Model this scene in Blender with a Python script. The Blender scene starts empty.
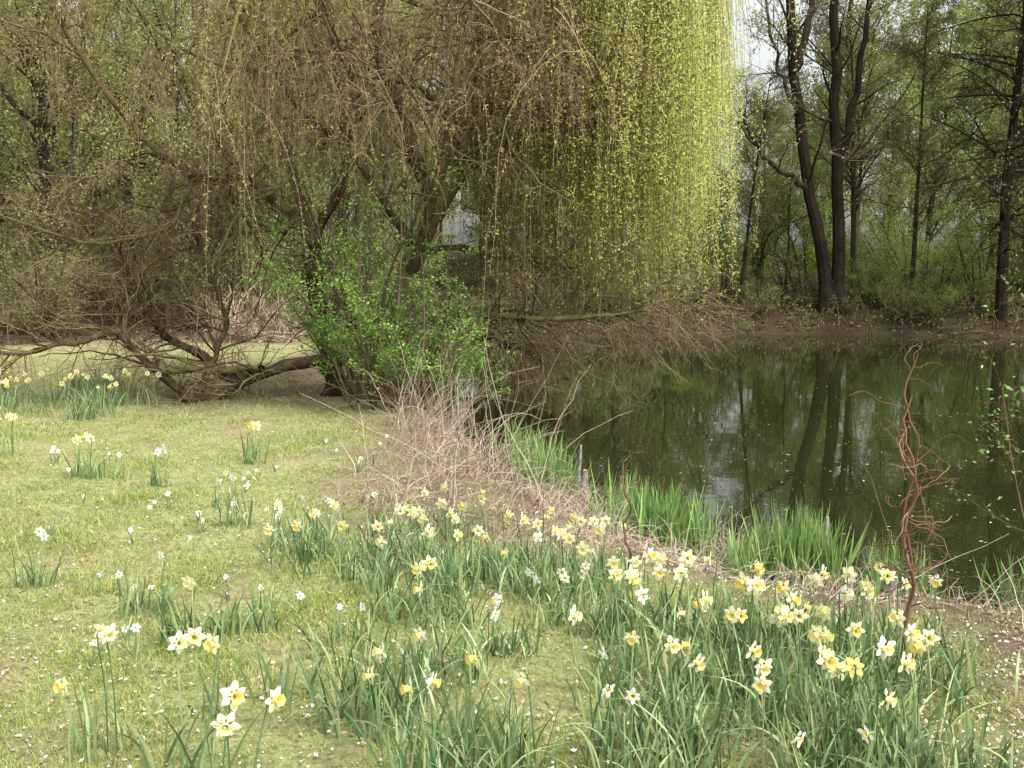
import bpy, math
import numpy as np
from mathutils import Vector
rng=np.random.default_rng(11)
U=rng.uniform
# ---------------------------------------------------------------- helpers
def norm(a): return a/np.maximum(np.linalg.norm(a,axis=-1,keepdims=True),1e-9)
def sm(t): t=np.clip(t,0,1); return t*t*(3-2*t)
class MB:
    def __init__(s): s.v=[];s.q=[];s.m=[];s.r=[];s.n=0
    def raw(s,V,Q,mat,r):
        s.v.append(V);s.q.append(Q+s.n);s.m.append(np.full(len(Q),mat,np.int32));s.r.append(r);s.n+=len(V)
    def quads(s,V,mat=0,rnd=None):
        N=len(V)
        if N==0: return
        if rnd is None: rnd=U(0,1,N)
        s.raw(V.reshape(-1,3),np.arange(N*4).reshape(N,4),mat,np.repeat(rnd,4))
    def tubes(s,P,R,sides=3,mat=0,rnd=None):
        N,K=P.shape[:2]
        if N==0: return
        if rnd is None: rnd=U(0,1,N)
        T=norm(np.gradient(P,axis=1)); mt=norm(T.mean(1))
        ref=np.zeros((N,3)); ref[np.arange(N),np.argmin(np.abs(mt),axis=1)]=1
        A=norm(np.cross(T,ref[:,None,:])); B=np.cross(T,A)
        an=np.arange(sides)*2*math.pi/sides
        V=P[:,:,None,:]+R[:,:,None,None]*(np.cos(an)[None,None,:,None]*A[:,:,None,:]+np.sin(an)[None,None,:,None]*B[:,:,None,:])
        idx=np.arange(N*K*sides).reshape(N,K,sides); nx=np.roll(idx,-1,axis=2)
        Q=np.stack([idx[:,:-1],nx[:,:-1],nx[:,1:],idx[:,1:]],-1).reshape(-1,4)
        s.raw(V.reshape(-1,3),Q,mat,np.repeat(rnd,K*sides))
    def ribbons(s,P,W,side,mat=0,rnd=None):
        N,K=P.shape[:2]
        if N==0: return
        if rnd is None: rnd=U(0,1,N)
        V=np.stack([P-side[:,None,:]*W[:,:,None],P+side[:,None,:]*W[:,:,None]],2)
        idx=np.arange(N*K*2).reshape(N,K,2)
        Q=np.stack([idx[:,:-1,0],idx[:,:-1,1],idx[:,1:,1],idx[:,1:,0]],-1).reshape(-1,4)
        s.raw(V.reshape(-1,3),Q,mat,np.repeat(rnd,K*2))
    def leaves(s,C,L,W,mat=0,rnd=None,droop=0.0,flat=0.0):
        N=len(C)
        a=rng.normal(size=(N,3)); a[:,2]=a[:,2]*(1-flat)-droop
        a=norm(a); t=rng.normal(size=(N,3)); t[:,2]*=(1-flat); b=norm(np.cross(a,norm(t)+np.array([0,0,flat*3])))
        L=(L*U(.6,1.3,N))[:,None]; W=(W*U(.6,1.3,N))[:,None]
        s.quads(np.stack([C,C+a*L*.5+b*W*.5,C+a*L,C+a*L*.5-b*W*.5],1),mat,rnd)
    def build(s,name,mats,smooth=False,link=True,extra=None):
        V=np.concatenate(s.v);Q=np.concatenate(s.q);M=np.concatenate(s.m);R=np.concatenate(s.r)
        me=bpy.data.meshes.new(name); me.vertices.add(len(V)); me.vertices.foreach_set('co',V.astype(np.float32).ravel())
        me.loops.add(len(Q)*4); me.loops.foreach_set('vertex_index',Q.astype(np.int32).ravel())
        me.polygons.add(len(Q)); me.polygons.foreach_set('loop_start',np.arange(len(Q),dtype=np.int32)*4)
        me.polygons.foreach_set('material_index',M)
        me.polygons.foreach_set('use_smooth',np.full(len(Q),smooth))
        me.update(calc_edges=True)
        at=me.attributes.new('rnd','FLOAT','POINT'); at.data.foreach_set('value',R.astype(np.float32))
        if extra is not None:
            for k,val in extra.items():
                at=me.attributes.new(k,'FLOAT','POINT'); at.data.foreach_set('value',val.astype(np.float32))
        for m in mats: me.materials.append(m)
        if not link: return me
        o=bpy.data.objects.new(name,me); bpy.context.scene.collection.objects.link(o); return o
def inst(me,name,loc,rz,sc,parent=None):
    o=bpy.data.objects.new(name,me); bpy.context.scene.collection.objects.link(o)
    o.location=loc;o.rotation_euler=(0,0,rz);o.scale=sc if hasattr(sc,'__len__') else (sc,)*3
    if parent: o.parent=parent
    return o
def grow(s,d,L,K,wig=.1,trop=(0,0,0)):
    N=len(s); P=np.zeros((N,K,3)); P[:,0]=s; d=norm(d); st=(np.broadcast_to(L,(N,))/(K-1))[:,None]; trop=np.array(trop,float)
    for k in range(1,K):
        d=norm(d+rng.normal(size=(N,3))*wig+trop); P[:,k]=P[:,k-1]+d*st
    return P
def children(P,R,n,t0,t1,ang,L,K=6,wig=.12,trop=(0,0,0),rf=.6,rmax=1,rmin=.002,taper=.3,bias=(0,0,0),short=.5):
    N,K0=P.shape[:2]; pi=rng.integers(0,N,n); tt=U(t0,t1,n); t=tt*(K0-1); i=np.clip(t.astype(int),0,K0-2); f=(t-i)[:,None]
    s=P[pi,i]*(1-f)+P[pi,i+1]*f; r=R[pi,i]*(1-f[:,0])+R[pi,i+1]*f[:,0]
    tan=norm(P[pi,i+1]-P[pi,i]); perp=norm(np.cross(tan,rng.normal(size=(n,3)))); a=(ang*U(.6,1.3,n))[:,None]
    d=norm(tan*np.cos(a)+perp*np.sin(a)+np.array(bias)); ln=L*(1-short*tt)*U(.55,1.25,n)
    Pc=grow(s,d,ln,K,wig,trop); r0=np.clip(r*rf*U(.7,1,n),rmin,rmax); return Pc,r0[:,None]*np.linspace(1,taper,K)[None,:]
def spline(pts,K=16):
    p=np.array(pts,float); q=np.vstack([2*p[0]-p[1],p,2*p[-1]-p[-2]]); n=len(p)-1; out=[]
    for t in np.linspace(0,n,K):
        i=min(int(t),n-1); f=t-i; a,b,c,d=q[i:i+4]
        out.append(.5*((2*b)+(c-a)*f+(2*a-5*b+4*c-d)*f*f+(3*b-a-3*c+d)*f**3))
    return np.array(out)
def pts_on(P,n,t0=0,t1=1):
    N,K=P.shape[:2]; pi=rng.integers(0,N,n); t=U(t0,t1,n)*(K-1); i=np.clip(t.astype(int),0,K-2); f=(t-i)[:,None]
    return P[pi,i]*(1-f)+P[pi,i+1]*f, norm(P[pi,i+1]-P[pi,i])
# ---------------------------------------------------------------- materials
def mk(name,cols,rough=.6,trans=0.,noise=0.,nscale=6,bump=0.,spec=.3,objr=0.):
    m=bpy.data.materials.new(name); m.use_nodes=True; nt=m.node_tree; n=nt.nodes; l=nt.links; bs=n['Principled BSDF']; out=n['Material Output']
    simple=rough>=.55
    if simple:
        n.remove(bs); bs=n.new('ShaderNodeBsdfDiffuse'); l.new(bs.outputs[0],out.inputs['Surface'])
    at=n.new('ShaderNodeAttribute'); at.attribute_name='rnd'; fac=at.outputs['Fac']
    if objr:
        oi=n.new('ShaderNodeObjectInfo'); ma=n.new('ShaderNodeMath'); ma.operation='MULTIPLY_ADD'; l.new(oi.outputs['Random'],ma.inputs[0]); ma.inputs[1].default_value=objr
        mb=n.new('ShaderNodeMath'); mb.operation='MULTIPLY'; l.new(fac,mb.inputs[0]); mb.inputs[1].default_value=1-objr; l.new(mb.outputs[0],ma.inputs[2]); fac=ma.outputs[0]
    if noise:
        tc=n.new('ShaderNodeTexCoord'); nz=n.new('ShaderNodeTexNoise'); nz.inputs['Scale'].default_value=nscale; nz.inputs['Detail'].default_value=6
        l.new(tc.outputs['Object'],nz.inputs['Vector'])
        ma=n.new('ShaderNodeMath'); ma.operation='MULTIPLY_ADD'; l.new(nz.outputs['Fac'],ma.inputs[0]); ma.inputs[1].default_value=noise*2
        ms=n.new('ShaderNodeMath'); ms.operation='MULTIPLY_ADD'; l.new(fac,ms.inputs[0]); ms.inputs[1].default_value=1-noise*.5; ms.inputs[2].default_value=-noise*.75
        l.new(ms.outputs[0],ma.inputs[2]); fac=ma.outputs[0]
        if bump:
            b=n.new('ShaderNodeBump'); b.inputs['Strength'].default_value=bump; b.inputs['Distance'].default_value=.03; l.new(nz.outputs['Fac'],b.inputs['Height']); l.new(b.outputs[0],bs.inputs['Normal'])
    cr=n.new('ShaderNodeValToRGB'); e=cr.color_ramp.elements
    while len(e)<len(cols): e.new(.5)
    for i,c in enumerate(cols): e[i].position=i/(len(cols)-1); e[i].color=(*c,1)
    l.new(fac,cr.inputs[0]); l.new(cr.outputs[0],bs.inputs[0])
    if not simple:
        bs.inputs['Roughness'].default_value=rough; bs.inputs['Specular IOR Level'].default_value=spec
    if trans:
        tr=n.new('ShaderNodeBsdfTranslucent'); l.new(cr.outputs[0],tr.inputs['Color']); mx=n.new('ShaderNodeMixShader'); mx.inputs[0].default_value=trans
        l.new(bs.outputs[0],mx.inputs[1]); l.new(tr.outputs[0],mx.inputs[2]); l.new(mx.outputs[0],out.inputs['Surface'])
    return m
M_wbark=mk('willow_bark',[(.028,.02,.014),(.075,.055,.034),(.14,.115,.055),(.21,.21,.085)],.85,noise=.6,nscale=7,bump=.8)
M_wtwig=mk('willow_twig',[(.09,.062,.042),(.17,.12,.075),(.26,.21,.11),(.38,.25,.20)],.7)
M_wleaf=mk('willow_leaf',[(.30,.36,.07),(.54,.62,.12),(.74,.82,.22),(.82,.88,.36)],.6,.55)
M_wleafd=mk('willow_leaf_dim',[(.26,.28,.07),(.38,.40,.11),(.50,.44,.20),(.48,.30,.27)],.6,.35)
M_bark=mk('bark',[(.03,.025,.018),(.07,.055,.04),(.12,.105,.065)],.9,noise=.5,nscale=4,bump=.8)
M_dark=mk('dark_bark',[(.018,.014,.011),(.04,.03,.022),(.065,.06,.035)],.9,noise=.5,nscale=3,bump=.8)
M_btwig=mk('brown_twig',[(.09,.065,.045),(.14,.105,.075),(.22,.17,.12)],.8)
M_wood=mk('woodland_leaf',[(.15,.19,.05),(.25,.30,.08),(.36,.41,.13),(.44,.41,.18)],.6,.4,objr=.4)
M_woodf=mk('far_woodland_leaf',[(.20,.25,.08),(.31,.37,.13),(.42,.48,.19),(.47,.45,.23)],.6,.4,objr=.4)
M_und=mk('understorey_leaf',[(.13,.20,.045),(.23,.32,.06),(.36,.46,.12)],.6,.4,objr=.3)
M_shrub=mk('shrub_leaf',[(.08,.18,.025),(.17,.32,.05),(.31,.48,.10)],.45,.35)
M_dleaf=mk('daffodil_leaf',[(.07,.13,.055),(.14,.23,.09),(.24,.34,.14),(.42,.46,.22)],.4,.2,spec=.4)
M_iris=mk('iris_leaf',[(.12,.22,.06),(.21,.35,.10),(.35,.49,.17)],.45,.3)
M_cream=mk('cream_petal',[(.88,.86,.50),(.90,.88,.60),(.92,.91,.76)],.6,.3)
M_white=mk('white_petal',[(.86,.86,.78),(.92,.92,.88)],.6,.3)
M_yel=mk('yellow_corona',[(.90,.72,.18),(.90,.79,.30),(.90,.85,.48)],.6,.25)
M_straw=mk('dry_stem',[(.17,.12,.085),(.33,.255,.19),(.54,.46,.35),(.36,.24,.19)],.8)
M_grass=mk('grass_blade',[(.17,.23,.05),(.28,.34,.09),(.42,.45,.16),(.52,.48,.27)],.6,.3)
M_lit=mk('fallen_leaf',[(.14,.09,.06),(.28,.20,.14),(.42,.34,.26),(.72,.66,.60)],.8)
M_dlit=mk('dark_fallen_leaf',[(.05,.032,.023),(.10,.062,.043),(.17,.11,.08)],.8)
M_redstem=mk('red_stem',[(.10,.05,.035),(.20,.11,.07),(.28,.19,.13)],.6)
M_brush=mk('dark_brush_stem',[(.04,.028,.02),(.09,.06,.042),(.15,.11,.075)],.8)
M_post=mk('weathered_wood',[(.12,.10,.08),(.32,.30,.27),(.5,.48,.45)],.85,noise=.7,nscale=14,bump=.6)
# ---------------------------------------------------------------- terrain
WL=-.35
shore=[(2.9,5.3),(2.3,5.5),(1.9,5.65),(1.45,5.95),(1.05,6.35),(.78,7.0),(.5,7.7),(.28,8.4),(.1,9.2),(-.15,10.2),(-.5,11.5),(-1.0,13.1),(-1.8,14.7),(-2.9,16),(-3.6,18.5),(-3.2,23),(-1.0,28),(2,31.5),(5,33.2),(10,33.8),(13,32.8),(16,31.6),(21,29.5),(27,22),(27,12),(20,6),(11,4.3),(6,4.7),(4,5.05)]
SP=spline(shore+[shore[0]],160)[:-1]
SP+=rng.normal(size=SP.shape)*.06
def sdist(x,y):
    x=np.asarray(x,float).ravel();y=np.asarray(y,float).ravel(); best=np.full(x.shape,1e9); ins=np.zeros(x.shape,bool)
    for a,b in zip(SP,np.roll(SP,-1,axis=0)):
        e=b-a; t=np.clip(((x-a[0])*e[0]+(y-a[1])*e[1])/(e@e+1e-12),0,1)
        best=np.minimum(best,(x-a[0]-t*e[0])**2+(y-a[1]-t*e[1])**2)
        c=((a[1]>y)!=(b[1]>y)); xx=(b[0]-a[0])*(y-a[1])/((b[1]-a[1])+1e-12)+a[0]; ins^=c&(x<xx)
    d=np.sqrt(best); return np.where(ins,-d,d)
def bumps(x,y): return .02*np.sin(x*1.7+.4*y)*np.cos(y*1.3-x*.5)+.012*np.sin(4.1*x+2.2*y)+.01*np.sin(-3.3*x+5*y+1)
def height(x,y,d=None):
    x=np.asarray(x,float).ravel();y=np.asarray(y,float).ravel()
    if d is None: d=sdist(x,y)
    far=sm((y-20)/14); base=.40*far*sm((x+12)/14)+.2*far+bumps(x,y)*(1+2*far)+ 3.5*sm((y-42)/60)
    w=.7+2.3*far; t=np.clip(d/w,0,1); up=WL+(base-WL)*(1-(1-t)**2)
    return np.where(d>0,up,WL-.7*sm(-d/1.6)-.02)
def axis(lo,hi,c,s,n):
    a=np.arcsinh((lo-c)/s);b=np.arcsinh((hi-c)/s); return c+s*np.sinh(np.linspace(a,b,n))
gx=axis(-400,400,0,3.0,440); gy=axis(-60,500,6,3.5,460)
X,Y=np.meshgrid(gx,gy); D=sdist(X,Y); Z=height(X,Y,D); x=X.ravel();y=Y.ravel()
Z+=np.where(D>0,rng.normal(size=Z.shape)*.006,0)*(np.abs(y)<20)
idx=np.arange(len(x)).reshape(X.shape)
Q=np.stack([idx[:-1,:-1],idx[:-1,1:],idx[1:,1:],idx[1:,:-1]],-1).reshape(-1,4)
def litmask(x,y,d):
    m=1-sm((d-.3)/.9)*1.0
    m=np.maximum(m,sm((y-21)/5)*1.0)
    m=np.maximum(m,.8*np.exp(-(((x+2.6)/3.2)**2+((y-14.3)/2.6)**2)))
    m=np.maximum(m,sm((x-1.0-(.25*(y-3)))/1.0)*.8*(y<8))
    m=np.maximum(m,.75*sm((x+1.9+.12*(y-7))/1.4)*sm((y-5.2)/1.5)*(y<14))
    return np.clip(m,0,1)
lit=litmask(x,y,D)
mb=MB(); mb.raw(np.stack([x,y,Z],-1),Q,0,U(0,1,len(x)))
mg=bpy.data.materials.new('ground_lawn_and_litter'); mg.use_nodes=True; nt=mg.node_tree; n=nt.nodes;l=nt.links; bs=n['Principled BSDF']; bs.inputs['Roughness'].default_value=.95; bs.inputs['Specular IOR Level'].default_value=.1
tc=n.new('ShaderNodeTexCoord')
def noise(sc,det=6,ro=.6):
    z=n.new('ShaderNodeTexNoise'); z.inputs['Scale'].default_value=sc; z.inputs['Detail'].default_value=det; z.inputs['Roughness'].default_value=ro; l.new(tc.outputs['Object'],z.inputs['Vector']); return z.outputs['Fac']
def ramp(f,st):
    c=n.new('ShaderNodeValToRGB'); e=c.color_ramp.elements
    while len(e)<len(st): e.new(.5)
    for i,(p,col) in enumerate(st): e[i].position=p; e[i].color=(*col,1)
    l.new(f,c.inputs[0]); return c.outputs[0]
def mixc(f,a,b,mode='MIX'):
    m=n.new('ShaderNodeMix'); m.data_type='RGBA'; m.blend_type=mode
    if hasattr(f,'links'): l.new(f,m.inputs[0])
    else: m.inputs[0].default_value=f
    l.new(a,m.inputs[6]); l.new(b,m.inputs[7]); return m.outputs[2]
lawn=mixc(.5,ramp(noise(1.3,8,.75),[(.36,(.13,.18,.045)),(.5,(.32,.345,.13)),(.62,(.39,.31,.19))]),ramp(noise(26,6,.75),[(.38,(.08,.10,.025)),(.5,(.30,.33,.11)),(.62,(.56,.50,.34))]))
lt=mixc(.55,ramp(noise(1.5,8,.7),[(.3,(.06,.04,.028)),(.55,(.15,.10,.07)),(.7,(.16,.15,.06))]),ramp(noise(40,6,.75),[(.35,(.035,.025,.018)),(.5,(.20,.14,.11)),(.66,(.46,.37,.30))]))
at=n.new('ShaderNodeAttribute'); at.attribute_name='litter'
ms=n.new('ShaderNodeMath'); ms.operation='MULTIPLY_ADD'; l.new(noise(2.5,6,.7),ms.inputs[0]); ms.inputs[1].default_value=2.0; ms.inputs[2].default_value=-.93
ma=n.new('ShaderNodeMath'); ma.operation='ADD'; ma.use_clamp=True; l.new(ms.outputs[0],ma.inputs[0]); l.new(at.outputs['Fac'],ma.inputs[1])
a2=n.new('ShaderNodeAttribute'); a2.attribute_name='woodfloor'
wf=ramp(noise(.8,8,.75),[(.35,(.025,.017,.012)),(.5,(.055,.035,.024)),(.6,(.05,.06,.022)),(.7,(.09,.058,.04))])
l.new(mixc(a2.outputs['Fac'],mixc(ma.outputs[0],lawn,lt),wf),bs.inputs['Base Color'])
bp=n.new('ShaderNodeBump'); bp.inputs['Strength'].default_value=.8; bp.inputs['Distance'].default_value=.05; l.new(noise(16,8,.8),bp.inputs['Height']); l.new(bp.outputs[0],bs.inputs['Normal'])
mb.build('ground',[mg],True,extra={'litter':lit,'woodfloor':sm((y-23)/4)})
# water
mw=bpy.data.materials.new('pond_water'); mw.use_nodes=True; nt=mw.node_tree; n=nt.nodes;l=nt.links; bs=n['Principled BSDF']
bs.inputs['Base Color'].default_value=(.016,.020,.006,1); bs.inputs['Roughness'].default_value=.02; bs.inputs['IOR'].default_value=1.4; bs.inputs['Specular IOR Level'].default_value=.65
tc=n.new('ShaderNodeTexCoord'); bp=n.new('ShaderNodeBump'); bp.inputs['Strength'].default_value=.06; bp.inputs['Distance'].default_value=.02; l.new(noise(3.0,3,.5),bp.inputs['Height']); l.new(bp.outputs[0],bs.inputs['Normal'])
mb=MB()
gx2=np.linspace(-5,29,60);gy2=np.linspace(4,36,60);X2,Y2=np.meshgrid(gx2,gy2);i2=np.arange(3600).reshape(60,60)
mb.raw(np.stack([X2.ravel(),Y2.ravel(),np.full(3600,WL)],-1),np.stack([i2[:-1,:-1],i2[:-1,1:],i2[1:,1:],i2[1:,:-1]],-1).reshape(-1,4),0,np.zeros(3600))
mb.build('pond_water',[mw],True)
mb=MB(); fx=U(-1,14,9000);fy=5.+U(0,1,9000)**1.5*27; d=sdist(fx,fy); k=(d<-.05)&((d>-1.2)|(U(0,1,9000)<.35)); c=np.stack([fx[k],fy[k],np.full(k.sum(),WL+.006)],-1)
a=U(0,6.28,len(c)); s=U(.006,.022,len(c)); dx=np.stack([np.cos(a)*s,np.sin(a)*s,0*a],-1); dy=np.stack([-np.sin(a)*s*.5,np.cos(a)*s*.5,0*a],-1)
mb.quads(np.stack([c-dx,c-dy,c+dx,c+dy],1),0); mb.build('floating_leaves',[M_lit])
# ---------------------------------------------------------------- lawn grass + fallen leaves
def patchf(x,y): return .5+.25*np.sin(x*2.3+1.1*np.sin(y*1.9))*np.sin(y*2.7+1.3*np.sin(x*1.7))+.25*np.sin(x*6.1+2*np.sin(y*3.1))*np.sin(y*5.3+1.7*np.sin(x*4.3))
N=400000; t=U(0,1,N); yy=2.6*(16/2.6)**t; xx=yy*U(-.62,.62,N)+U(-.5,.5,N)
d=sdist(xx,yy); lm=litmask(xx,yy,d); patch=patchf(xx,yy)
k=(d>.15)&(U(0,1,N)>lm*.9)&(U(0,1,N)<.1+.9*patch); xx=xx[k];yy=yy[k];N=len(xx); z=height(xx,yy,d[k])
L=U(.010,.035,N)*(.8+.05*yy)*(.5+.9*patch[k]); Wd=.0016*(.7+.22*yy); b=np.stack([xx,yy,z-.004],-1); a=U(0,6.28,N); side=np.stack([np.cos(a),np.sin(a),0*a],-1)
tip=b+np.stack([rng.normal(size=N)*.6*L,rng.normal(size=N)*.6*L,L],-1); Wc=Wd[:,None]
mb=MB(); mb.quads(np.stack([b-side*Wc,b+side*Wc,tip+side*Wc*.2,tip-side*Wc*.2],1),0,np.clip(U(0,1,N)*.7+.3*(1-patch[k]),0,1)); mb.build('lawn_grass',[M_grass])
def flat_leaves(mb,xx,yy,smin,smax,zoff=.012,mat=0):
    N=len(xx); z=height(xx,yy)+zoff; c=np.stack([xx,yy,z],-1); nrm=norm(np.stack([rng.normal(size=N)*.4,rng.normal(size=N)*.4,np.ones(N)],-1)); a=norm(np.cross(nrm,rng.normal(size=(N,3)))); b=np.cross(nrm,a); s=(smin+(smax-smin)*U(0,1,N)**2)[:,None]
    mb.quads(np.stack([c-a*s,c-b*s*.6,c+a*s,c+b*s*.6],1),mat)
mb=MB(); N=110000; t=U(0,1,N); yy=2.7*(20/2.7)**t; xx=yy*U(-.62,.62,N); d=sdist(xx,yy); lm=litmask(xx,yy,d); k=(d>.02)&(U(0,1,N)<.28+.72*lm); xx=xx[k];yy=yy[k]
flat_leaves(mb,xx,yy,.003,.013,.014)
N=16000; xx=U(-14,26,N); yy=U(24,46,N); k=sdist(xx,yy)>.1; flat_leaves(mb,xx[k],yy[k],.03,.10,.03,1)
mb.build('fallen_leaves',[M_lit,M_dlit])
# ---------------------------------------------------------------- willow
limbs=[ # nodes, r0, r1
 ([(-2.35,13.4,-.1),(-2.5,13.4,1.1),(-2.56,13.4,2.0)],.13,.10),
 ([(-2.56,13.4,2.0),(-2.95,13.3,2.45),(-3.45,13.2,2.85),(-3.9,13.1,2.8),(-4.55,13.0,3.35),(-5.25,12.9,4.4),(-5.7,12.8,5.8)],.08,.022),
 ([(-2.56,13.4,2.0),(-2.2,13.5,2.95),(-2.15,13.6,3.9),(-2.5,13.8,5.6),(-3.0,13.9,7.2)],.07,.03),
 ([(-1.8,13.7,-.15),(-1.5,13.8,1.3),(-1.1,14.0,2.6),(-.6,14.1,3.6),(-.3,14.2,4.6),(0,14.3,6.4),(.1,14.4,8.2)],.18,.08),
 ([(-1.1,14.0,2.6),(-1.4,13.8,3.7),(-1.7,13.6,4.7),(-1.6,13.5,6.6),(-2.2,13.4,8.0)],.09,.05),
 ([(-.6,14.1,3.6),(.3,13.8,4.3),(1.2,13.6,4.9),(2.0,13.5,5.6),(2.6,13.5,5.4)],.065,.02),
 ([(-.85,14.0,3.1),(.0,13.4,3.2),(.6,13.0,3.7),(1.0,12.8,3.5)],.05,.02),
 ([(-1.4,13.8,1.6),(-1.0,13.0,2.8),(-.75,12.6,4.2),(-.4,12.4,5.8)],.075,.03),
 ([(-1.6,13.7,.9),(-.55,13.4,1.0),(.35,13.2,.95),(1.35,13.1,1.05),(2.2,13.0,1.25)],.06,.012),
 ([(-2.2,13.4,.50),(-2.9,13.3,.48),(-3.4,13.2,.30),(-3.8,13.1,.12),(-4.05,13.0,.04),(-4.35,13.0,.30),(-4.75,12.9,.70),(-5.1,12.8,1.05),(-5.6,12.6,1.2),(-6.2,12.4,1.75)],.095,.02),
 ([(-3.4,13.2,.30),(-3.75,13.25,.30),(-4.2,13.3,.62),(-4.6,13.3,.85),(-4.85,13.2,1.3),(-5.1,13.2,2.1)],.075,.022),
 ([(-4.0,13.1,.1),(-3.75,13.4,.9),(-3.9,13.5,1.6),(-4.2,13.6,2.4)],.045,.02),
 ([(-4.5,12.95,.5),(-4.2,12.9,.42),(-3.7,13.0,.38),(-3.2,13.0,.42)],.05,.04),
 ([(-4.9,12.8,.9),(-5.5,12.6,.75),(-6.3,12.4,.65),(-6.9,12.2,1.0)],.04,.012),
 ([(-4.0,13.1,2.8),(-4.3,12.9,2.2),(-5.2,12.7,2.0),(-6.3,12.5,2.3)],.035,.012),
 ([(-2.7,13.4,2.3),(-3.3,13.7,2.1),(-4.2,13.9,2.0),(-5.0,14.0,1.6)],.035,.012),
 ([(-1.3,14.0,1.8),(-.9,14.6,3.2),(-.6,15.3,5.0),(-.9,15.9,7.0)],.10,.04),
 ([(-2.5,13.5,1.6),(-3.2,14.4,3.4),(-4.0,15.2,5.4),(-4.6,15.6,7.0)],.07,.03),
 ([(-1.5,13.8,1.2),(-.9,14.3,.9),(-.1,14.4,.6),(.7,14.3,.15)],.05,.012),
 ([(-1.3,13.9,1.9),(-.3,14.4,1.9),(.8,14.6,1.6),(1.8,14.5,.9)],.05,.012),
 # front boughs seen against the crown
 ([(-1.35,13.6,2.0),(-1.9,12.8,3.0),(-2.6,12.2,3.7),(-3.2,11.9,4.7),(-3.5,11.8,5.8)],.055,.02),
 ([(-.95,13.8,2.9),(-.3,12.9,3.5),(-.1,12.3,4.4),(.3,12.1,5.3)],.05,.018),
 ([(-1.6,13.4,4.2),(-2.3,12.6,4.2),(-3.0,12.2,3.9),(-3.8,12.0,4.1),(-4.5,11.9,4.9)],.04,.014),
 ([(-.7,13.9,3.3),(-1.0,12.8,3.9),(-1.7,12.2,4.0),(-2.1,12.0,4.8)],.045,.016),
 ([(-.5,14.0,3.8),(.2,12.9,4.4),(.7,12.4,4.3),(1.2,12.2,3.8)],.04,.014)]
mb=MB(); LP=[];LR=[]
for pts,r0,r1 in limbs:
    p=spline(pts,24); p[1:-1]+=np.cumsum(rng.normal(size=(22,3))*.018,axis=0); r=np.linspace(r0,r1,24)*(1+.10*rng.normal(size=24)); LP.append(p);LR.append(r)
LP=np.array(LP);LR=np.array(LR)
for q in (0,3): LR[q,0]*=2.1; LR[q,1]*=1.7; LR[q,2]*=1.35
mb.tubes(LP,LR,9,0)
up=np.array([1,2,3,4,5,7,16,17,20,21,22,23,24])
P1,R1=children(LP[up],LR[up],170,.25,1,1.1,2.4,12,.26,(0,0,-.05),.5,.024,.008,.25,bias=(-.1,-.15,.05))
low=np.array([8,9,10,11,13,14,15,1,2,6])
P1b,R1b=children(LP[low],LR[low],210,.15,1,.9,1.7,10,.24,(-.01,0,.02),.5,.016,.006,.3,bias=(-.25,0,.12))
P1d,R1d=children(LP[[8,18,19,6]],LR[[8,18,19,6]],100,.25,1,.9,1.4,9,.2,(.01,-.01,-.05),.5,.012,.005,.3,bias=(.2,-.1,.1))
mb.tubes(P1,R1,5,0);mb.tubes(P1b,R1b,5,0);mb.tubes(P1d,R1d,4,0)
PA=np.concatenate([P1[:,:9],P1b[:,:9],P1d]);RA=np.concatenate([R1[:,:9],R1b[:,:9],R1d])
P2,R2=children(PA,RA,2900,.15,1,.8,1.0,8,.24,(0,0,-.03),.6,.010,.004,.4)
mb.tubes(P2,R2,3,1)
P2c,R2c=children(LP,LR,420,.2,1,1.0,1.1,8,.2,(0,0,-.02),.3,.010,.004,.4); mb.tubes(P2c,R2c,3,1)
P3,R3=children(np.concatenate([P2,P2c]),np.concatenate([R2,R2c]),13000,.2,1,.8,.5,5,.2,(0,0,-.06),.7,.0045,.0025,.5); mb.tubes(P3,R3,3,1)
c,t=pts_on(P3,24000,.2,1); k=U(0,1,len(c))<np.clip((c[:,2]-1.0)/4,.06,1)*np.where(c[:,0]<-1,.7,1); mb.leaves(c[k],.035,.013,3,droop=.6)
def strands(orig,L,K=9,wig=.05,g=-.35,r=.0035,zmin=.3,hx=.45):
    N=len(orig); d=rng.normal(size=(N,3))*[hx,hx,1]; d[:,2]=np.abs(d[:,2])*.2-.35
    P=grow(orig,d,L,K,wig,(0,0,g)); R=np.full((N,K),r)*np.linspace(1,.6,K)[None]
    lim=2.95-.45*U(0,1,N)**2+.18*np.sin(orig[:,1]*2.1)-.10*np.cos(orig[:,1]*5)
    ok=(P[:,:,2].min(1)>zmin)&(P[:,:,0].max(1)<lim); return P[ok],R[ok]
o1,_=pts_on(P1,1500,.3,1); o1=o1[o1[:,2]>2.5]; S,SR=strands(o1,U(.4,1.7,len(o1))*np.clip(o1[:,2]/5,.5,1.3),hx=.8,wig=.11); mb.tubes(S,SR,3,1)
c,t=pts_on(S,20000,.1,1); mb.leaves(c,.042,.011,3,droop=1.0)
n=46; a=U(0,6.28,n); e=np.stack([np.cos(a)*.9,np.sin(a)*.8,U(.3,1.1,n)],-1); st=LP[np.array([3,4,2,16,17])[rng.integers(0,5,n)],rng.integers(15,23,n)]
P4=grow(st,e,U(3.5,6,n),14,.08,(0,0,-.10)); ok=(P4[:,:,0].max(1)<2.9); P4=P4[ok]; R4=np.linspace(.045,.012,14)[None]*np.ones((len(P4),1)); mb.tubes(P4,R4,5,0)
P5,R5=children(P4,R4,500,.2,1,.8,1.3,8,.12,(0,0,-.1),.6,.012,.005,.4); mb.tubes(P5,R5,3,1)
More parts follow.
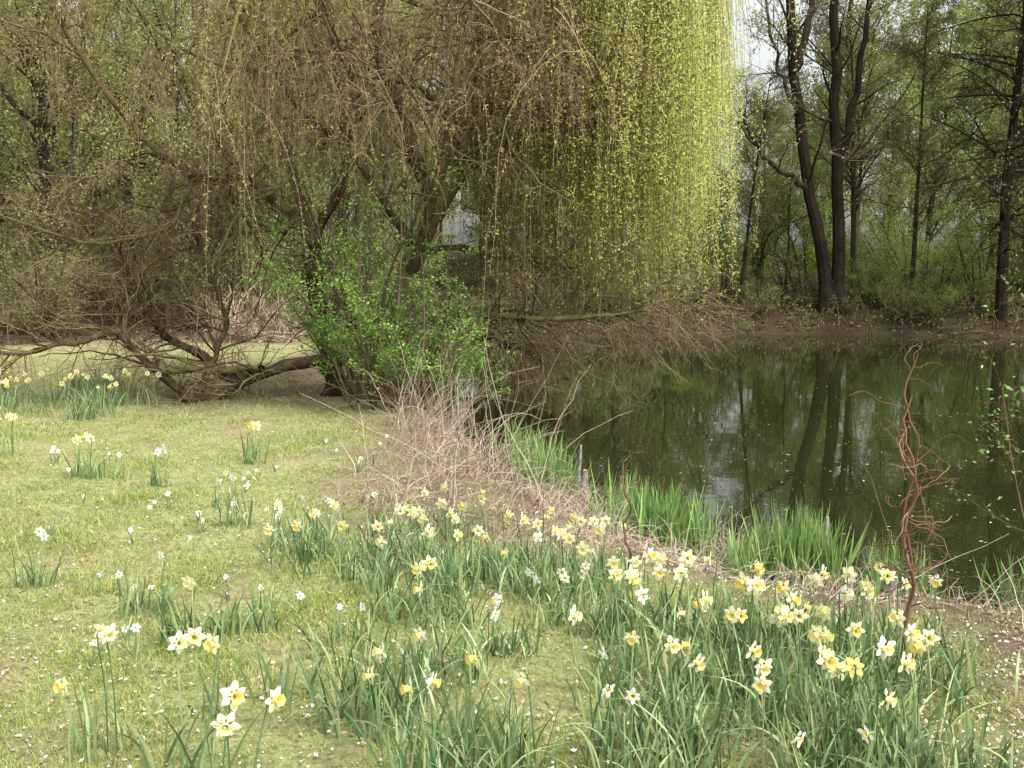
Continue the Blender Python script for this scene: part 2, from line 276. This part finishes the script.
o,_=pts_on(P5,2300,0,1); o=o[(U(0,1,len(o))<.55+.45*(o[:,0]<-1))]; S,SR=strands(o,U(.6,3.2,len(o))*np.where(o[:,0]<0,.85,1),wig=.07); mb.tubes(S,SR,3,1)
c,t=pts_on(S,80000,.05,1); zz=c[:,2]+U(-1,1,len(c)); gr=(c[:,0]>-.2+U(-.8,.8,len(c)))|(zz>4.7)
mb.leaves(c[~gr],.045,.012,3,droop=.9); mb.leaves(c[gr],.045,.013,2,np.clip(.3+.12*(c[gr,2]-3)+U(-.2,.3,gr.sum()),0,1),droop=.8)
# bright green curtain
n=28; ends=np.stack([U(.8,2.8,n),U(12.4,16.3,n),U(5.0,6.4,n)],-1); P6=[]
for e in ends: P6.append(spline([(0,14.3,6.2),(.4*e[0],14.3+.4*(e[1]-14.3),7.4),(.8*e[0],14.3+.8*(e[1]-14.3),7.1),tuple(e)],14))
P6=np.array(P6); R6=np.linspace(.05,.012,14)[None]*np.ones((n,1)); mb.tubes(P6,R6,5,0)
P7,R7=children(P6,R6,620,.35,1,.7,.6,7,.1,(0,0,-.15),.6,.012,.004,.4); ok=P7[:,:,0].max(1)<3.0; P7=P7[ok];R7=R7[ok]; mb.tubes(P7,R7,3,1)
o,_=pts_on(P7,4600,0,1); q=o[:,0]*14/o[:,1]; o=o[(q>.5)&(o[:,2]>3.2)&(U(0,1,len(q))<.35+.65*sm((q-.6)/1.4))]
# strands gather in tresses
cx=np.round((o[:,0]+.13*np.sin(o[:,1]*9))/.24)*.24; o[:,0]=o[:,0]*.45+cx*.55
q=o[:,0]*14/o[:,1]; tr_=np.sin(cx*37.1+np.floor(o[:,1]*1.3)*5.3)
Lx=o[:,2]-np.clip(1.5+.45*(q-.7)+.75*tr_+U(-.5,1.6,len(o))-.6*(q<1.4),.45,4.4); Lx=np.clip(Lx,.7,6.5)
S,SR=strands(o,Lx,K=12,wig=.035,g=-.5,r=.003,hx=.4); mb.tubes(S,SR,3,1)
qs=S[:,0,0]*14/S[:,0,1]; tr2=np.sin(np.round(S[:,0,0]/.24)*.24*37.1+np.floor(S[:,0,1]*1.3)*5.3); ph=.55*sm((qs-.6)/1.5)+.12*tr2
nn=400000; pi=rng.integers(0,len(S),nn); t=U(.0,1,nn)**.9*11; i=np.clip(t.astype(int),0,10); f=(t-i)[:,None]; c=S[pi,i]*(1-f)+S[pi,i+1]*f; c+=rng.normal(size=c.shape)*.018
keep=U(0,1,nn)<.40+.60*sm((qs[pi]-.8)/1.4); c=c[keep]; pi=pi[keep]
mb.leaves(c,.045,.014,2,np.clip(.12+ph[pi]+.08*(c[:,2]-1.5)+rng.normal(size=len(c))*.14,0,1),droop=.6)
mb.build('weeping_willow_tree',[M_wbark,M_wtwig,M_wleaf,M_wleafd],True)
# ---------------------------------------------------------------- green shrub at the willow's foot
def shrub(name,cx,cy,rad,h,nst,nlf,ls,lm,sm_=M_btwig,spread=.5,thin=1.):
    mb=MB(); a=U(0,6.28,nst); r=np.sqrt(U(0,1,nst))*rad*.5; x0=cx+np.cos(a)*r;y0=cy+np.sin(a)*r; s=np.stack([x0,y0,height(x0,y0)-.03],-1)
    d=np.stack([np.cos(a)*spread,np.sin(a)*spread,np.ones(nst)],-1); P=grow(s,d,U(.5,1.1,nst)*h,9,.10,(0,0,-.01)); R=np.linspace(.014,.004,9)[None]*np.ones((nst,1))*(h/2+.3)*thin; mb.tubes(P,R,4,1)
    P2,R2=children(P,R,nst*10,.2,1,.8,h*.38,6,.14,(0,0,.03),.6,.01*thin,.003*thin,.4); mb.tubes(P2,R2,3,1)
    P3,R3=children(P2,R2,nst*30,.1,1,.7,h*.17,4,.14,(0,0,.02),.6,.005*thin,.002*thin,.5); mb.tubes(P3,R3,3,1)
    if nlf:
        c,t=pts_on(np.concatenate([P2[:,2:]]),nlf//3,0,1); c2,_=pts_on(P3,nlf*2//3,0,1); c=np.concatenate([c,c2]); c+=rng.normal(size=c.shape)*ls*.5
        rn=np.clip(.5+.35*np.sin(c[:,0]*5/h*2+1)*np.sin(c[:,2]*6/h*2+c[:,1]*3)+rng.normal(size=len(c))*.2,0,1); mb.leaves(c,ls,ls*.55,0,rn,flat=.3)
    return mb.build(name,[lm,sm_])
shrub('green_shrub',-1.55,12.6,1.15,2.0,28,11500,.042,M_shrub,spread=.42)
shrub('green_shrub',-.95,12.2,.7,1.5,15,5500,.038,M_shrub,spread=.4)
shrub('green_shrub',-1.75,13.1,.8,3.6,9,3500,.045,M_shrub,spread=.12)
# ---------------------------------------------------------------- dry stems / brambles / reeds
def drystems(name,regions,mat=M_straw):
    mb=MB()
    for (x0,x1,y0,y1,n,h,w,arch) in regions:
        xx=U(x0,x1,n);yy=U(y0,y1,n); d=sdist(xx,yy); k=(d>-.15)&(patchf(xx*1.7+3,yy*1.7)>.45); xx=xx[k];yy=yy[k];n=len(xx)
        s=np.stack([xx,yy,height(xx,yy)-.01],-1); dd=np.stack([rng.normal(size=n)*.6,rng.normal(size=n)*.6,np.ones(n)],-1)
        L=h*(.3+1.1*U(0,1,n)**1.7); P=grow(s,dd,L,8,.17,(0,0,-arch)); P[:,:,2]=np.maximum(P[:,:,2],s[:,None,2]-.1); R=np.linspace(w,w*.4,8)[None]*U(.6,1.2,(n,1)); mb.tubes(P,R,3,0)
        P2,R2=children(P,R,n//2,.3,1,.7,h*.3,4,.25,(0,0,-.05),.6,w,.001,.4); mb.tubes(P2,R2,3,0)
    return mb.build(name,[mat])
drystems('dry_bramble_thicket',[(-1.3,-.1,6.9,8.9,850,.5,.0026,.16),(-.9,.1,6.0,7.3,360,.4,.0026,.2),(-1.0,.05,8.6,10.6,360,.8,.003,.10),(-1.2,-.5,10.0,11.8,220,1.0,.003,.06),(-.5,.35,7.2,9.2,80,1.25,.003,.015)])
drystems('dry_grass_tussock',[(-.1,.5,7.2,8.3,1300,.34,.0025,.3),(.2,.95,6.0,7.1,1500,.34,.0025,.3),(.7,1.4,5.6,6.4,900,.32,.0025,.28),(1.2,2.1,5.2,5.9,800,.28,.0022,.25),(1.6,2.6,5.2,6.0,60,.8,.0025,.03)])
drystems('dry_grass_tussock',[(-.2,.5,5.4,6.3,450,.26,.002,.3),(1.5,2.7,4.7,5.5,500,.26,.002,.22),(2.3,3.8,4.2,5.2,600,.36,.0022,.15)])
drystems('dry_reed_bed',[(-6.9,-5.0,23.2,24.2,700,1.3,.012,.03)])
def reeds(name,cl,h,w,wig,sp,mat,tropz):
    mb=MB()
    for (cx,cy,sx,sy,n,hh) in cl:
        xx=cx+rng.normal(size=n)*sx;yy=cy+rng.normal(size=n)*sy; s=np.stack([xx,yy,np.maximum(height(xx,yy),WL-.1)],-1); dd=np.stack([rng.normal(size=n)*sp,rng.normal(size=n)*sp,np.ones(n)],-1)
        P=grow(s,dd,hh*h*U(.55,1.12,n),7,wig,(0,0,tropz)); a=U(0,6.28,n); side=np.stack([np.cos(a),np.sin(a),0*a],-1); mb.ribbons(P,np.array([.9,1,1,.9,.75,.5,.08])[None]*U(w*.7,w*1.2,(n,1)),side,0)
    return mb.build(name,[mat])
IC=[(.30,9.0,.13,.22,260,.55),(.12,9.9,.12,.3,160,.55),(.5,8.5,.06,.1,60,.45),(.98,7.0,.12,.13,300,.56),(1.2,6.95,.10,.10,190,.52),(.8,7.45,.08,.1,110,.5),(1.80,6.5,.12,.10,270,.56),(2.02,6.4,.05,.07,80,.5),(1.42,6.2,.05,.07,90,.42),(2.30,5.9,.09,.08,170,.48),(2.95,5.6,.1,.08,120,.45),(2.1,5.75,.03,.04,30,.3)]
reeds('yellow_iris_leaves',IC,1,.0085,.05,.15,M_iris,-.01)
reeds('dry_reed_tussock',[(.62,8.1,.12,.12,420,.5),(.7,7.6,.1,.1,260,.45),(1.1,7.35,.14,.1,420,.5),(1.5,6.75,.12,.08,420,.52),(1.2,6.4,.1,.08,260,.4),(1.9,6.1,.15,.06,260,.38),(.45,8.7,.1,.1,260,.5)],1,.003,.2,.6,M_straw,-.22)
def stake(name,x0,y0,z1,r,lean=(0,0)):
    z0=float(height([x0],[y0])[0])-.25; mb=MB(); P=spline([(x0,y0,z0),(x0+lean[0]*.5,y0+lean[1]*.5,(z0+z1)/2),(x0+lean[0],y0+lean[1],z1)],7)[None]
    R=np.array([[.8,.95,1,1.04,1,.97,.6]])*r; mb.tubes(P,R,10,0)
    e=P[0,-1]; P2=np.array([[e,e+np.array([0,0,.006]),e+np.array([0,0,.008])]]); mb.tubes(P2,np.array([[.6,.4,.001]])*r,10,0); return mb.build(name,[M_post],True)
stake('wooden_stake',1.99,6.40,.06,.020,(.02,0)); stake('wooden_stake',2.05,5.6,-.06,.03,(.06,-.1)); stake('wooden_stake',.58,8.3,.0,.035,(.02,0)); stake('wooden_stake',.55,8.8,.12,.016,(.05,0))
# ---------------------------------------------------------------- curly sapling and leafy right shrub
def sapling(name,x0,y0,h,n1,ncurl):
    mb=MB(); z0=float(height([x0],[y0])[0])-.02; s=np.tile([x0,y0,z0],(n1,1))+rng.normal(size=(n1,3))*[.015,.015,0]; t=np.linspace(0,1,26); P=np.zeros((n1,26,3))
    for i in range(n1):
        ph=U(0,6.28); P[i]=s[i]+np.stack([.028*np.sin(t*17+ph)*t**.5-.03*t,.028*np.cos(t*17+ph)*t**.5,h*t*(1-.12*i)],-1)
    P[:,1:]+=rng.normal(size=P[:,1:].shape)*.004; R=np.linspace(.0075,.003,26)[None]*np.ones((n1,1)); mb.tubes(P,R,6,0)
    P2,R2=children(P,R,ncurl,.25,1,1.1,.42,12,.38,(0,0,-.05),.6,.0035,.0016,.5); mb.tubes(P2,R2,4,0); P3,R3=children(P2,R2,ncurl,.2,1,.9,.16,7,.35,(0,0,0),.6,.0025,.0012,.5); mb.tubes(P3,R3,3,0)
    return mb.build(name,[M_redstem],True)
sapling('twisted_sapling',1.55,3.85,1.3,3,46)
sapling('twisted_sapling',.62,5.2,.72,1,6)
shrub('budding_shrub',2.75,4.75,.5,1.5,7,1000,.034,M_iris,M_redstem,spread=.10,thin=.5)
shrub('budding_shrub',3.1,5.0,.8,1.4,8,800,.03,M_iris,M_redstem,spread=.25,thin=.5)
# ---------------------------------------------------------------- daffodils
def flower(mb,c,face,size,pm,cm,full=.4):
    f=norm(np.array(face,float)); a=norm(np.cross(f,[.1,.2,1.])); b=np.cross(f,a); V=[]
    ph=U(0,1)
    for i in range(6):
        t=ph+i*math.pi/3; r=a*math.cos(t)+b*math.sin(t); s=np.cross(f,r); fo=f*(.003 if i%2 else -.002); q=U(.85,1.1)*size; bk=f*U(-.2,.2)*q
        p0=c+r*.006+fo; m1=c+r*q*.5+s*q*.31+fo+bk*.3; m2=c+r*q*.5-s*q*.31+fo+bk*.3; mm=c+r*q*.5+fo+f*q*.06+bk*.3; e1=c+r*q*.85+s*q*.17+fo+bk; e2=c+r*q*.85-s*q*.17+fo+bk; tip=c+r*q+fo+bk
        V+= [[p0-s*.004,mm,e1,m1],[p0+s*.004,m2,e2,mm],[mm,e2,tip,e1]]
    mb.quads(np.array(V),pm,np.full(len(V),U(0,1)))
    n=12; an=np.arange(n)*2*math.pi/n; L=size*full*1.6; pr=[]
    for k,(z,rr) in enumerate([(0,.22),(.55,.26),(.9,.32),(1.0,.44)]):
        w=rr*size*(1+(.10*np.cos(an*6) if k==3 else 0)); pr.append(c+f*L*z+np.outer(np.cos(an)*w,a)+np.outer(np.sin(an)*w,b))
    pr=np.array(pr); idx=np.arange(4*n).reshape(4,n); nx=np.roll(idx,-1,axis=1); mb.raw(pr.reshape(-1,3),np.stack([idx[:-1],nx[:-1],nx[1:],idx[1:]],-1).reshape(-1,4),cm,np.full(4*n,U(0,1)))
def clump(x0,y0,rx,ry,nl,nf,h=.34,kind='c',fl=None,lw=1.):
    mb=MB(); a=U(0,6.28,nl); r=np.sqrt(U(0,1,nl)); xx=x0+np.cos(a)*r*rx;yy=y0+np.sin(a)*r*ry
    if rx>.3:
        m=max(5,int(nl/45)); ca=U(0,6.28,m); cr=np.sqrt(U(0,1,m)); j=rng.integers(0,m,nl); own=U(0,1,nl)<.65
        xx=np.where(own,x0+np.cos(ca[j])*cr[j]*rx+rng.normal(size=nl)*.06,xx); yy=np.where(own,y0+np.sin(ca[j])*cr[j]*ry+rng.normal(size=nl)*.06,yy)
    z=height(xx,yy)
    s=np.stack([xx,yy,z-.01],-1); la=U(0,6.28,nl); ln=U(.05,.45,nl); dd=np.stack([np.cos(la)*ln,np.sin(la)*ln,np.ones(nl)],-1)
    L=h*U(.45,1.0,nl); P=grow(s,dd,L,8,.03,(0,0,-.02)); bend=(U(0,1,nl)**3)[:,None]*np.linspace(0,1,8)[None]**3; P[:,:,0]+=np.cos(la)[:,None]*bend*.18*h/.3; P[:,:,1]+=np.sin(la)[:,None]*bend*.18; P[:,:,2]-=bend*.12
    sa=U(0,6.28,nl); mb.ribbons(P,np.array([.8,1,1,1,.95,.8,.6,.15])[None]*U(.0035,.006,(nl,1)),np.stack([np.cos(sa),np.sin(sa),0*sa],-1),0)
    pos=list(fl) if fl else []
    for i in range(nf):
        a=U(0,6.28);r=math.sqrt(U(0,1)); pos.append((x0+math.cos(a)*r*rx,y0+math.sin(a)*r*ry))
    for p in pos:
        hh=h*U(.92,1.2); z0=float(height([p[0]],[p[1]])[0]); az=U(-2.8,-.3) if U(0,1)<.75 else U(0,6.28); f=np.array([math.cos(az),math.sin(az),U(-.3,.25)])
        lean=rng.normal(size=2)*.03; top=np.array([p[0]+lean[0],p[1]+lean[1],z0+hh]); nk=top+np.array([0,0,.008]); st=spline([(p[0],p[1],z0),(p[0]+lean[0]*.3,p[1]+lean[1]*.3,z0+hh*.55),tuple(nk-f*.03-[0,0,.012]),tuple(nk-f*.018+[0,0,.002]),tuple(nk)],10)
        mb.tubes(st[None],np.full((1,10),.0028),5,0)
        k=kind if kind!='m' else ('w' if U(0,1)<.5 else 'c')
        if k=='w': flower(mb,nk,f,.028*lw,2,2 if U(0,1)<.5 else 3,.15)
        else: flower(mb,nk,f,U(.033,.042)*lw,1 if U(0,1)<.95 else 3,3,.42)
    return mb.build('daffodil_clump',[M_dleaf,M_cream,M_white,M_yel],False)
clump(.95,3.7,.74,.62,1350,26,.34,'c',fl=[(.5,3.95),(.55,4.0),(.62,3.85),(.7,3.9),(.9,3.75),(.95,3.9),(1.0,3.7),(1.05,3.6),(1.1,3.8),(1.15,3.65),(.75,3.6),(.85,3.4),(1.2,3.9),(1.25,3.8),(.42,3.5),(.6,3.3),(1.45,3.4),(1.35,3.3),(1.0,3.15),(1.05,3.1)])
clump(1.5,4.2,.3,.25,140,7,.28,'c'); clump(.62,4.4,.3,.2,180,12,.3,'c'); clump(.45,3.2,.22,.3,200,1,.3,'w',fl=[(.37,3.05),(.85,2.78),(1.0,2.8),(.3,3.4)])
clump(1.2,3.0,.35,.25,280,3,.32,'c')
clump(-.14,3.08,.24,.28,330,0,.34,'c',fl=[(-.32,3.1),(-.21,3.08),(-.13,3.13),(-.42,3.2),(.08,3.15)])
clump(-.5,3.55,.2,.2,150,0,.33,'c',fl=[(-.5,3.4),(-.32,3.45)]); clump(-.28,3.9,.2,.2,110,1,.27,'c')
clump(-1.35,3.25,.14,.12,22,0,.36,'c',fl=[(-1.35,3.27),(-1.31,3.25),(-1.33,2.95)]); clump(-1.05,3.12,.14,.14,22,0,.36,'c',fl=[(-1.06,3.15),(-1.02,3.22),(-.98,3.2)])
clump(-.8,2.72,.14,.12,30,0,.36,'c',fl=[(-.82,2.72),(-.75,2.74),(-.77,2.68)]); clump(-.83,3.75,.16,.12,26,0,.3); clump(-1.1,3.6,.1,.08,16,0,.2)
clump(-1.38,4.35,.17,.12,70,0,.28,'c',fl=[(-1.37,4.28)]); clump(-1.2,4.5,.15,.1,50,0,.25); clump(-1.75,4.75,.14,.1,50,1,.25,'w'); clump(-.7,4.2,.2,.12,60,0,.22)
clump(-.85,5.5,.55,.45,400,11,.23,'c'); clump(-.3,5.3,.6,.5,480,11,.25,'c'); clump(.1,5.15,.4,.35,270,9,.24,'c'); clump(.35,5.2,.32,.3,150,7,.24,'c'); clump(-.4,4.6,.3,.2,170,3,.23,'c'); clump(0.0,4.15,.1,.08,45,3,.2,'w'); clump(.3,4.6,.25,.2,90,6,.2,'w'); clump(-1.2,6.0,.3,.4,150,7,.22,'m'); clump(-.5,6.2,.4,.3,180,6,.24,'c')
clump(-3.35,8.0,.13,.1,50,3,.3,'c',lw=1.2); clump(-3.15,8.0,.08,.06,10,1,.2,'w'); clump(-2.7,7.75,.08,.08,24,3,.25,'w',lw=1.3); clump(-2.2,8.6,.1,.08,36,2,.34,'c',lw=1.2); clump(-1.75,6.35,.12,.1,30,4,.25,'w',lw=1.2); clump(-2.45,5.1,.1,.08,34,3,.26,'w'); clump(-4.5,9.0,.1,.1,14,4,.3,'c',lw=1.2); clump(-2.0,6.9,.1,.1,12,1,.2,'w')
for cx,cy,nl,nf in [(-5.9,12.3,110,9),(-5.5,12.9,100,7),(-5.0,12.2,100,7),(-4.7,12.5,90,6),(-5.6,11.4,80,5),(-4.7,11.5,110,4),(-6.6,13.4,110,9),(-5.6,13.9,110,7),(-6.3,14.6,110,7)]:
    clump(cx,cy,.4,.3,nl,nf,.36,'c',lw=1.1)
mb=MB()
for i in range(44):
    yy=U(4.0,9.5); xx=U(-.46,-.1)*yy; z0=float(height([xx],[yy])[0]); hh=U(.04,.14); top=np.array([xx+U(-.02,.02),yy,z0+hh]); mb.tubes(spline([(xx,yy,z0),tuple(top)],4)[None],np.full((1,4),.002),4,0); flower(mb,top,(U(-1,1),-1,U(0,.8)),U(.015,.024),1,1,.12)
    P=grow(np.tile([xx,yy,z0],(5,1)),np.array([0,0,1])+rng.normal(size=(5,3))*.4,.12,5,.05,(0,0,-.03)); mb.ribbons(P,np.array([[1,1,.8,.6,.1]])*.004*np.ones((5,1)),norm(rng.normal(size=(5,3))*[1,1,0]),0)
mb.build('white_narcissi',[M_dleaf,M_white])
# ---------------------------------------------------------------- woodland
def wtree(name,H,r,nl=9000,leafm=M_wood,bm=M_bark,lean=.03,lsz=.12,n1=30,t0=.25,trop=.03,n2=220,n3=1100):
    mb=MB(); P=grow(np.array([[0,0,-.3]]),np.array([[lean,0,1.]]),H,14,.035,(0,0,.05)); R=np.linspace(r,r*.2,14)[None]; R[0,0]*=1.5; mb.tubes(P,R,7,0)
    P1,R1=children(P,R,n1,t0,1,.8,H*.36,8,.10,(0,0,trop),.55,r*.5,.02,.25); mb.tubes(P1,R1,4,0)
    P2,R2=children(P1,R1,n2,.15,1,.8,H*.15,6,.12,(0,0,trop*.5),.6,.05,.012,.3); mb.tubes(P2,R2,3,1)
    P3,R3=children(P2,R2,n3,.1,1,.7,H*.06,4,.14,(0,0,0),.6,.02,.008,.4); mb.tubes(P3,R3,3,1)
    if nl:
        c,_=pts_on(P3,nl,.1,1); c+=rng.normal(size=c.shape)*.18; rn=np.clip(.5+.3*np.sin(c[:,0]*1.7+c[:,2])*np.sin(c[:,2]*1.3+c[:,1])+rng.normal(size=nl)*.2,0,1); mb.leaves(c,lsz,lsz*.65,2,rn)
    return mb.build(name,[bm,M_btwig,leafm],False,False)
types=[wtree('woodland_tree_mesh',16,.2,12000),wtree('woodland_tree_mesh',14,.14,9000),wtree('woodland_tree_mesh',17,.24,4000),wtree('woodland_tree_mesh',12,.10,11000,t0=.08)]
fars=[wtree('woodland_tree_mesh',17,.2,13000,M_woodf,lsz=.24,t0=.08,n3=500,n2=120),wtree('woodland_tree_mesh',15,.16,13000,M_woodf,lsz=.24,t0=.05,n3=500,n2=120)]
def bush(H,nl,lm,nst=9):
    mb=MB(); a=U(0,6.28,nst); d=np.stack([np.cos(a)*.45,np.sin(a)*.45,np.ones(nst)],-1); P=grow(np.stack([np.cos(a)*.2,np.sin(a)*.2,0*a-.1],-1),d,U(.7,1.1,nst)*H,8,.09,(0,0,0)); R=np.linspace(.04,.012,8)[None]*np.ones((nst,1)); mb.tubes(P,R,4,0)
    P2,R2=children(P,R,90,.1,1,.8,H*.35,6,.13,(0,0,0),.6,.02,.007,.3); mb.tubes(P2,R2,3,1); P3,R3=children(P2,R2,500,.1,1,.7,H*.16,4,.13,(0,0,0),.6,.01,.005,.4); mb.tubes(P3,R3,3,1)
    if nl:
        c,_=pts_on(P3,nl,0,1); c+=rng.normal(size=c.shape)*.1; rn=np.clip(.5+.3*np.sin(c[:,0]*3)*np.sin(c[:,2]*3+c[:,1])+rng.normal(size=nl)*.2,0,1); mb.leaves(c,.08,.05,2,rn,flat=.3)
    return mb.build('thicket_bush_mesh',[M_bark,M_btwig,lm],False,False)
bushes=[bush(4.5,6500,M_und),bush(3.2,4800,M_und),bush(3.5,1500,M_wood),bush(2.0,500,M_wood,12)]
E=bpy.data.objects.new('distant_woodland',None); bpy.context.scene.collection.objects.link(E)
def scatter(n,xr,yr,ms,sc,par,nm,dmin=2.0,wts=None):
    c=0
    while c<n:
        yy=U(*yr); xx=U(*xr)*yy
        if sdist([xx],[yy])[0]<dmin: continue
        s=U(*sc)
        if nm=='woodland_tree' and .18<xx/yy<.29: s*=.58+.003*(yy-40)
        m=ms[rng.choice(len(ms),p=wts)]; inst(m,nm,(xx,yy,float(height([xx],[yy])[0])),U(0,6.28),(s,s,s*U(.9,1.1)),par); c+=1
scatter(50,(-.75,.75),(40,58),types,(.75,1.05),E,'woodland_tree',2.5,[.25,.3,.2,.25])
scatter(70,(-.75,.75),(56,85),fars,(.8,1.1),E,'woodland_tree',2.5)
scatter(26,(-.9,-.12),(25,40),types,(.6,.95),E,'woodland_tree',2.5,[.15,.3,.35,.2])
scatter(10,(.55,1.3),(32,50),types,(.7,1.0),E,'woodland_tree',3,[.2,.3,.2,.3])
E2=bpy.data.objects.new('woodland_thicket',None); bpy.context.scene.collection.objects.link(E2)
scatter(90,(-.75,.75),(37,58),bushes,(.7,1.3),E2,'thicket_bush',1.6,[.4,.3,.2,.1])
scatter(44,(-.8,-.1),(23,36),bushes,(.6,1.1),E2,'thicket_bush',2.2,[.15,.2,.4,.25])
scatter(40,(.0,.62),(33,37.5),bushes,(.25,.55),E2,'thicket_bush',.4,[.1,.2,.35,.35])
for i in range(14):
    a=U(math.pi*.95,math.pi*2.05); r=U(26,40); inst(types[rng.integers(0,4)],'woodland_tree',(math.cos(a)*r,math.sin(a)*r+2,0),U(0,6.28),U(.7,1),E)
# twin-trunk tree across the pond
mb=MB(); tr=[([(10.8,35.2,.0),(10.6,35.2,2.2),(9.95,35.2,5.0),(9.4,35.1,8.5),(9.0,35,13),(8.6,35,17)],.25,.10),([(11.15,35.3,.0),(11.15,35.3,3),(10.85,35.2,7),(10.75,35.2,11),(10.9,35.2,17)],.25,.10),
 ([(10.05,35.2,4.4),(9.3,35.0,4.9),(8.5,34.8,5.4),(7.9,34.6,6.3),(7.5,34.5,7.0)],.12,.04),([(9.4,35.1,8.3),(9.9,35,10.2),(9.9,35,13),(10,35,16)],.14,.05),([(11.0,35.2,5.3),(11.5,35.2,7.5),(11.9,35.1,11),(12.6,35,15)],.14,.05),([(9.6,35.1,7.0),(8.7,35,9),(8.2,35,12)],.08,.03)]
TP=np.array([spline(p,18) for p,_,_ in tr]);TR=np.array([np.linspace(a,b,18) for _,a,b in tr]); TR[:2,0]*=1.6; TR[:2,1]*=1.2; TP[:,1:]+=rng.normal(size=TP[:,1:].shape)*.04; mb.tubes(TP,TR,9,0)
P1,R1=children(TP,TR,60,.3,1,.9,3.2,8,.12,(0,0,.03),.4,.06,.02,.25); mb.tubes(P1,R1,4,0); P2,R2=children(P1,R1,400,.2,1,.8,1.6,6,.12,(0,0,.0),.6,.03,.01,.3); mb.tubes(P2,R2,3,1); P3,R3=children(P2,R2,1800,.1,1,.7,.8,4,.12,(0,0,-.02),.6,.012,.006,.4); mb.tubes(P3,R3,3,1)
c,_=pts_on(P3,3000); mb.leaves(c,.09,.06,2); mb.build('twin_trunk_tree',[M_dark,M_btwig,M_wood])
def bank_tree(name,x0,y0,H,r,lean,nl,bm,trop=-.03,t0=.15,n1=55,tk=M_btwig,n3=3500,tw=1.):
    mb=MB(); z=float(height([x0],[y0])[0]); P=grow(np.array([[x0,y0,z-.2]]),np.array([[lean,0,1.]]),H,16,.02,(0,0,.01)); R=np.linspace(r,r*.2,16)[None]; mb.tubes(P,R,8,0)
    P1,R1=children(P,R,n1,t0,1,1.1,H*.26,9,.08,(0,0,trop),.4,.06,.015,.25); mb.tubes(P1,R1,4,0); P2,R2=children(P1,R1,700,.1,1,.8,H*.11,6,.1,(0,0,trop*1.5),.6,.02,.008*tw,.3); mb.tubes(P2,R2,3,1); P3,R3=children(P2,R2,n3,.1,1,.7,H*.045,4,.1,(0,0,-.05),.6,.009,.005*tw,.5); mb.tubes(P3,R3,3,1)
    c,_=pts_on(P3,nl); mb.leaves(c,.085,.055,2); return mb.build(name,[bm,tk,M_wood])
M_dtwig=mk('dark_twig',[(.03,.022,.016),(.07,.05,.035),(.09,.08,.04)],.9)
bank_tree('drooping_larch_tree',15.7,32.9,15,.2,-.02,4500,M_dark,-.08,.15,90,M_dtwig,9000,1.3)
bank_tree('drooping_larch_tree',18.3,34,16,.18,-.03,3500,M_dark,-.07,.10,80,M_dtwig,7000,1.2)
bank_tree('mossy_bank_tree',13.9,35.8,10,.10,0,3500,M_wbark,.02,.3,30)
bank_tree('slender_bank_tree',8.1,36.5,8,.08,.02,2500,M_dark,.03,.3,30)
bank_tree('slender_bank_tree',12.6,38,12,.12,-.02,3500,M_dark,.03,.3,36)
mb=MB(); n=5500; xx=U(-3,22,n); yy=U(28,39,n); d=sdist(xx,yy); k=(d>-.1)&(d<3.5); xx=xx[k];yy=yy[k];n=len(xx); P=grow(np.stack([xx,yy,height(xx,yy)],-1),rng.normal(size=(n,3))*.6+[0,0,.8],U(.3,1.1,n),6,.15,(0,-.02,-.06)); mb.tubes(P,np.linspace(.014,.005,6)[None]*np.ones((n,1)),3,0)
c,_=pts_on(P,12000); mb.leaves(c,.07,.045,1); mb.build('bank_brush',[M_brush,M_und])
# ---------------------------------------------------------------- camera, light
cam=bpy.data.cameras.new('Camera'); co=bpy.data.objects.new('Camera',cam); bpy.context.scene.collection.objects.link(co); co.location=(0,0,1.6); co.rotation_euler=(math.radians(90-6.1),0,0); cam.sensor_width=36; cam.lens=36; cam.clip_end=1500; bpy.context.scene.camera=co
S=Vector((.45,-.42,.95)).normalized(); el=math.asin(S.z); az=math.atan2(S.x,S.y)
sun=bpy.data.lights.new('sun','SUN'); sun.energy=4.0; sun.angle=math.radians(18); sun.color=(1,.98,.94); so=bpy.data.objects.new('sun',sun); bpy.context.scene.collection.objects.link(so); so.rotation_euler=S.to_track_quat('Z','Y').to_euler()
w=bpy.data.worlds.new('World'); bpy.context.scene.world=w; w.use_nodes=True; nt=w.node_tree; n=nt.nodes; l=nt.links; bg=n['Background']; sk=n.new('ShaderNodeTexSky'); sk.sky_type='NISHITA'; sk.sun_disc=False; sk.sun_elevation=el; sk.sun_rotation=az%(2*math.pi); sk.dust_density=5; sk.air_density=1.5
hs=n.new('ShaderNodeHueSaturation'); hs.inputs['Saturation'].default_value=.2; hs.inputs['Value'].default_value=1.9; l.new(sk.outputs[0],hs.inputs['Color']); l.new(hs.outputs[0],bg.inputs['Color']); bg.inputs['Strength'].default_value=.15
sc=bpy.context.scene; sc.view_settings.view_transform='Standard'; sc.view_settings.look='None'; sc.view_settings.exposure=0
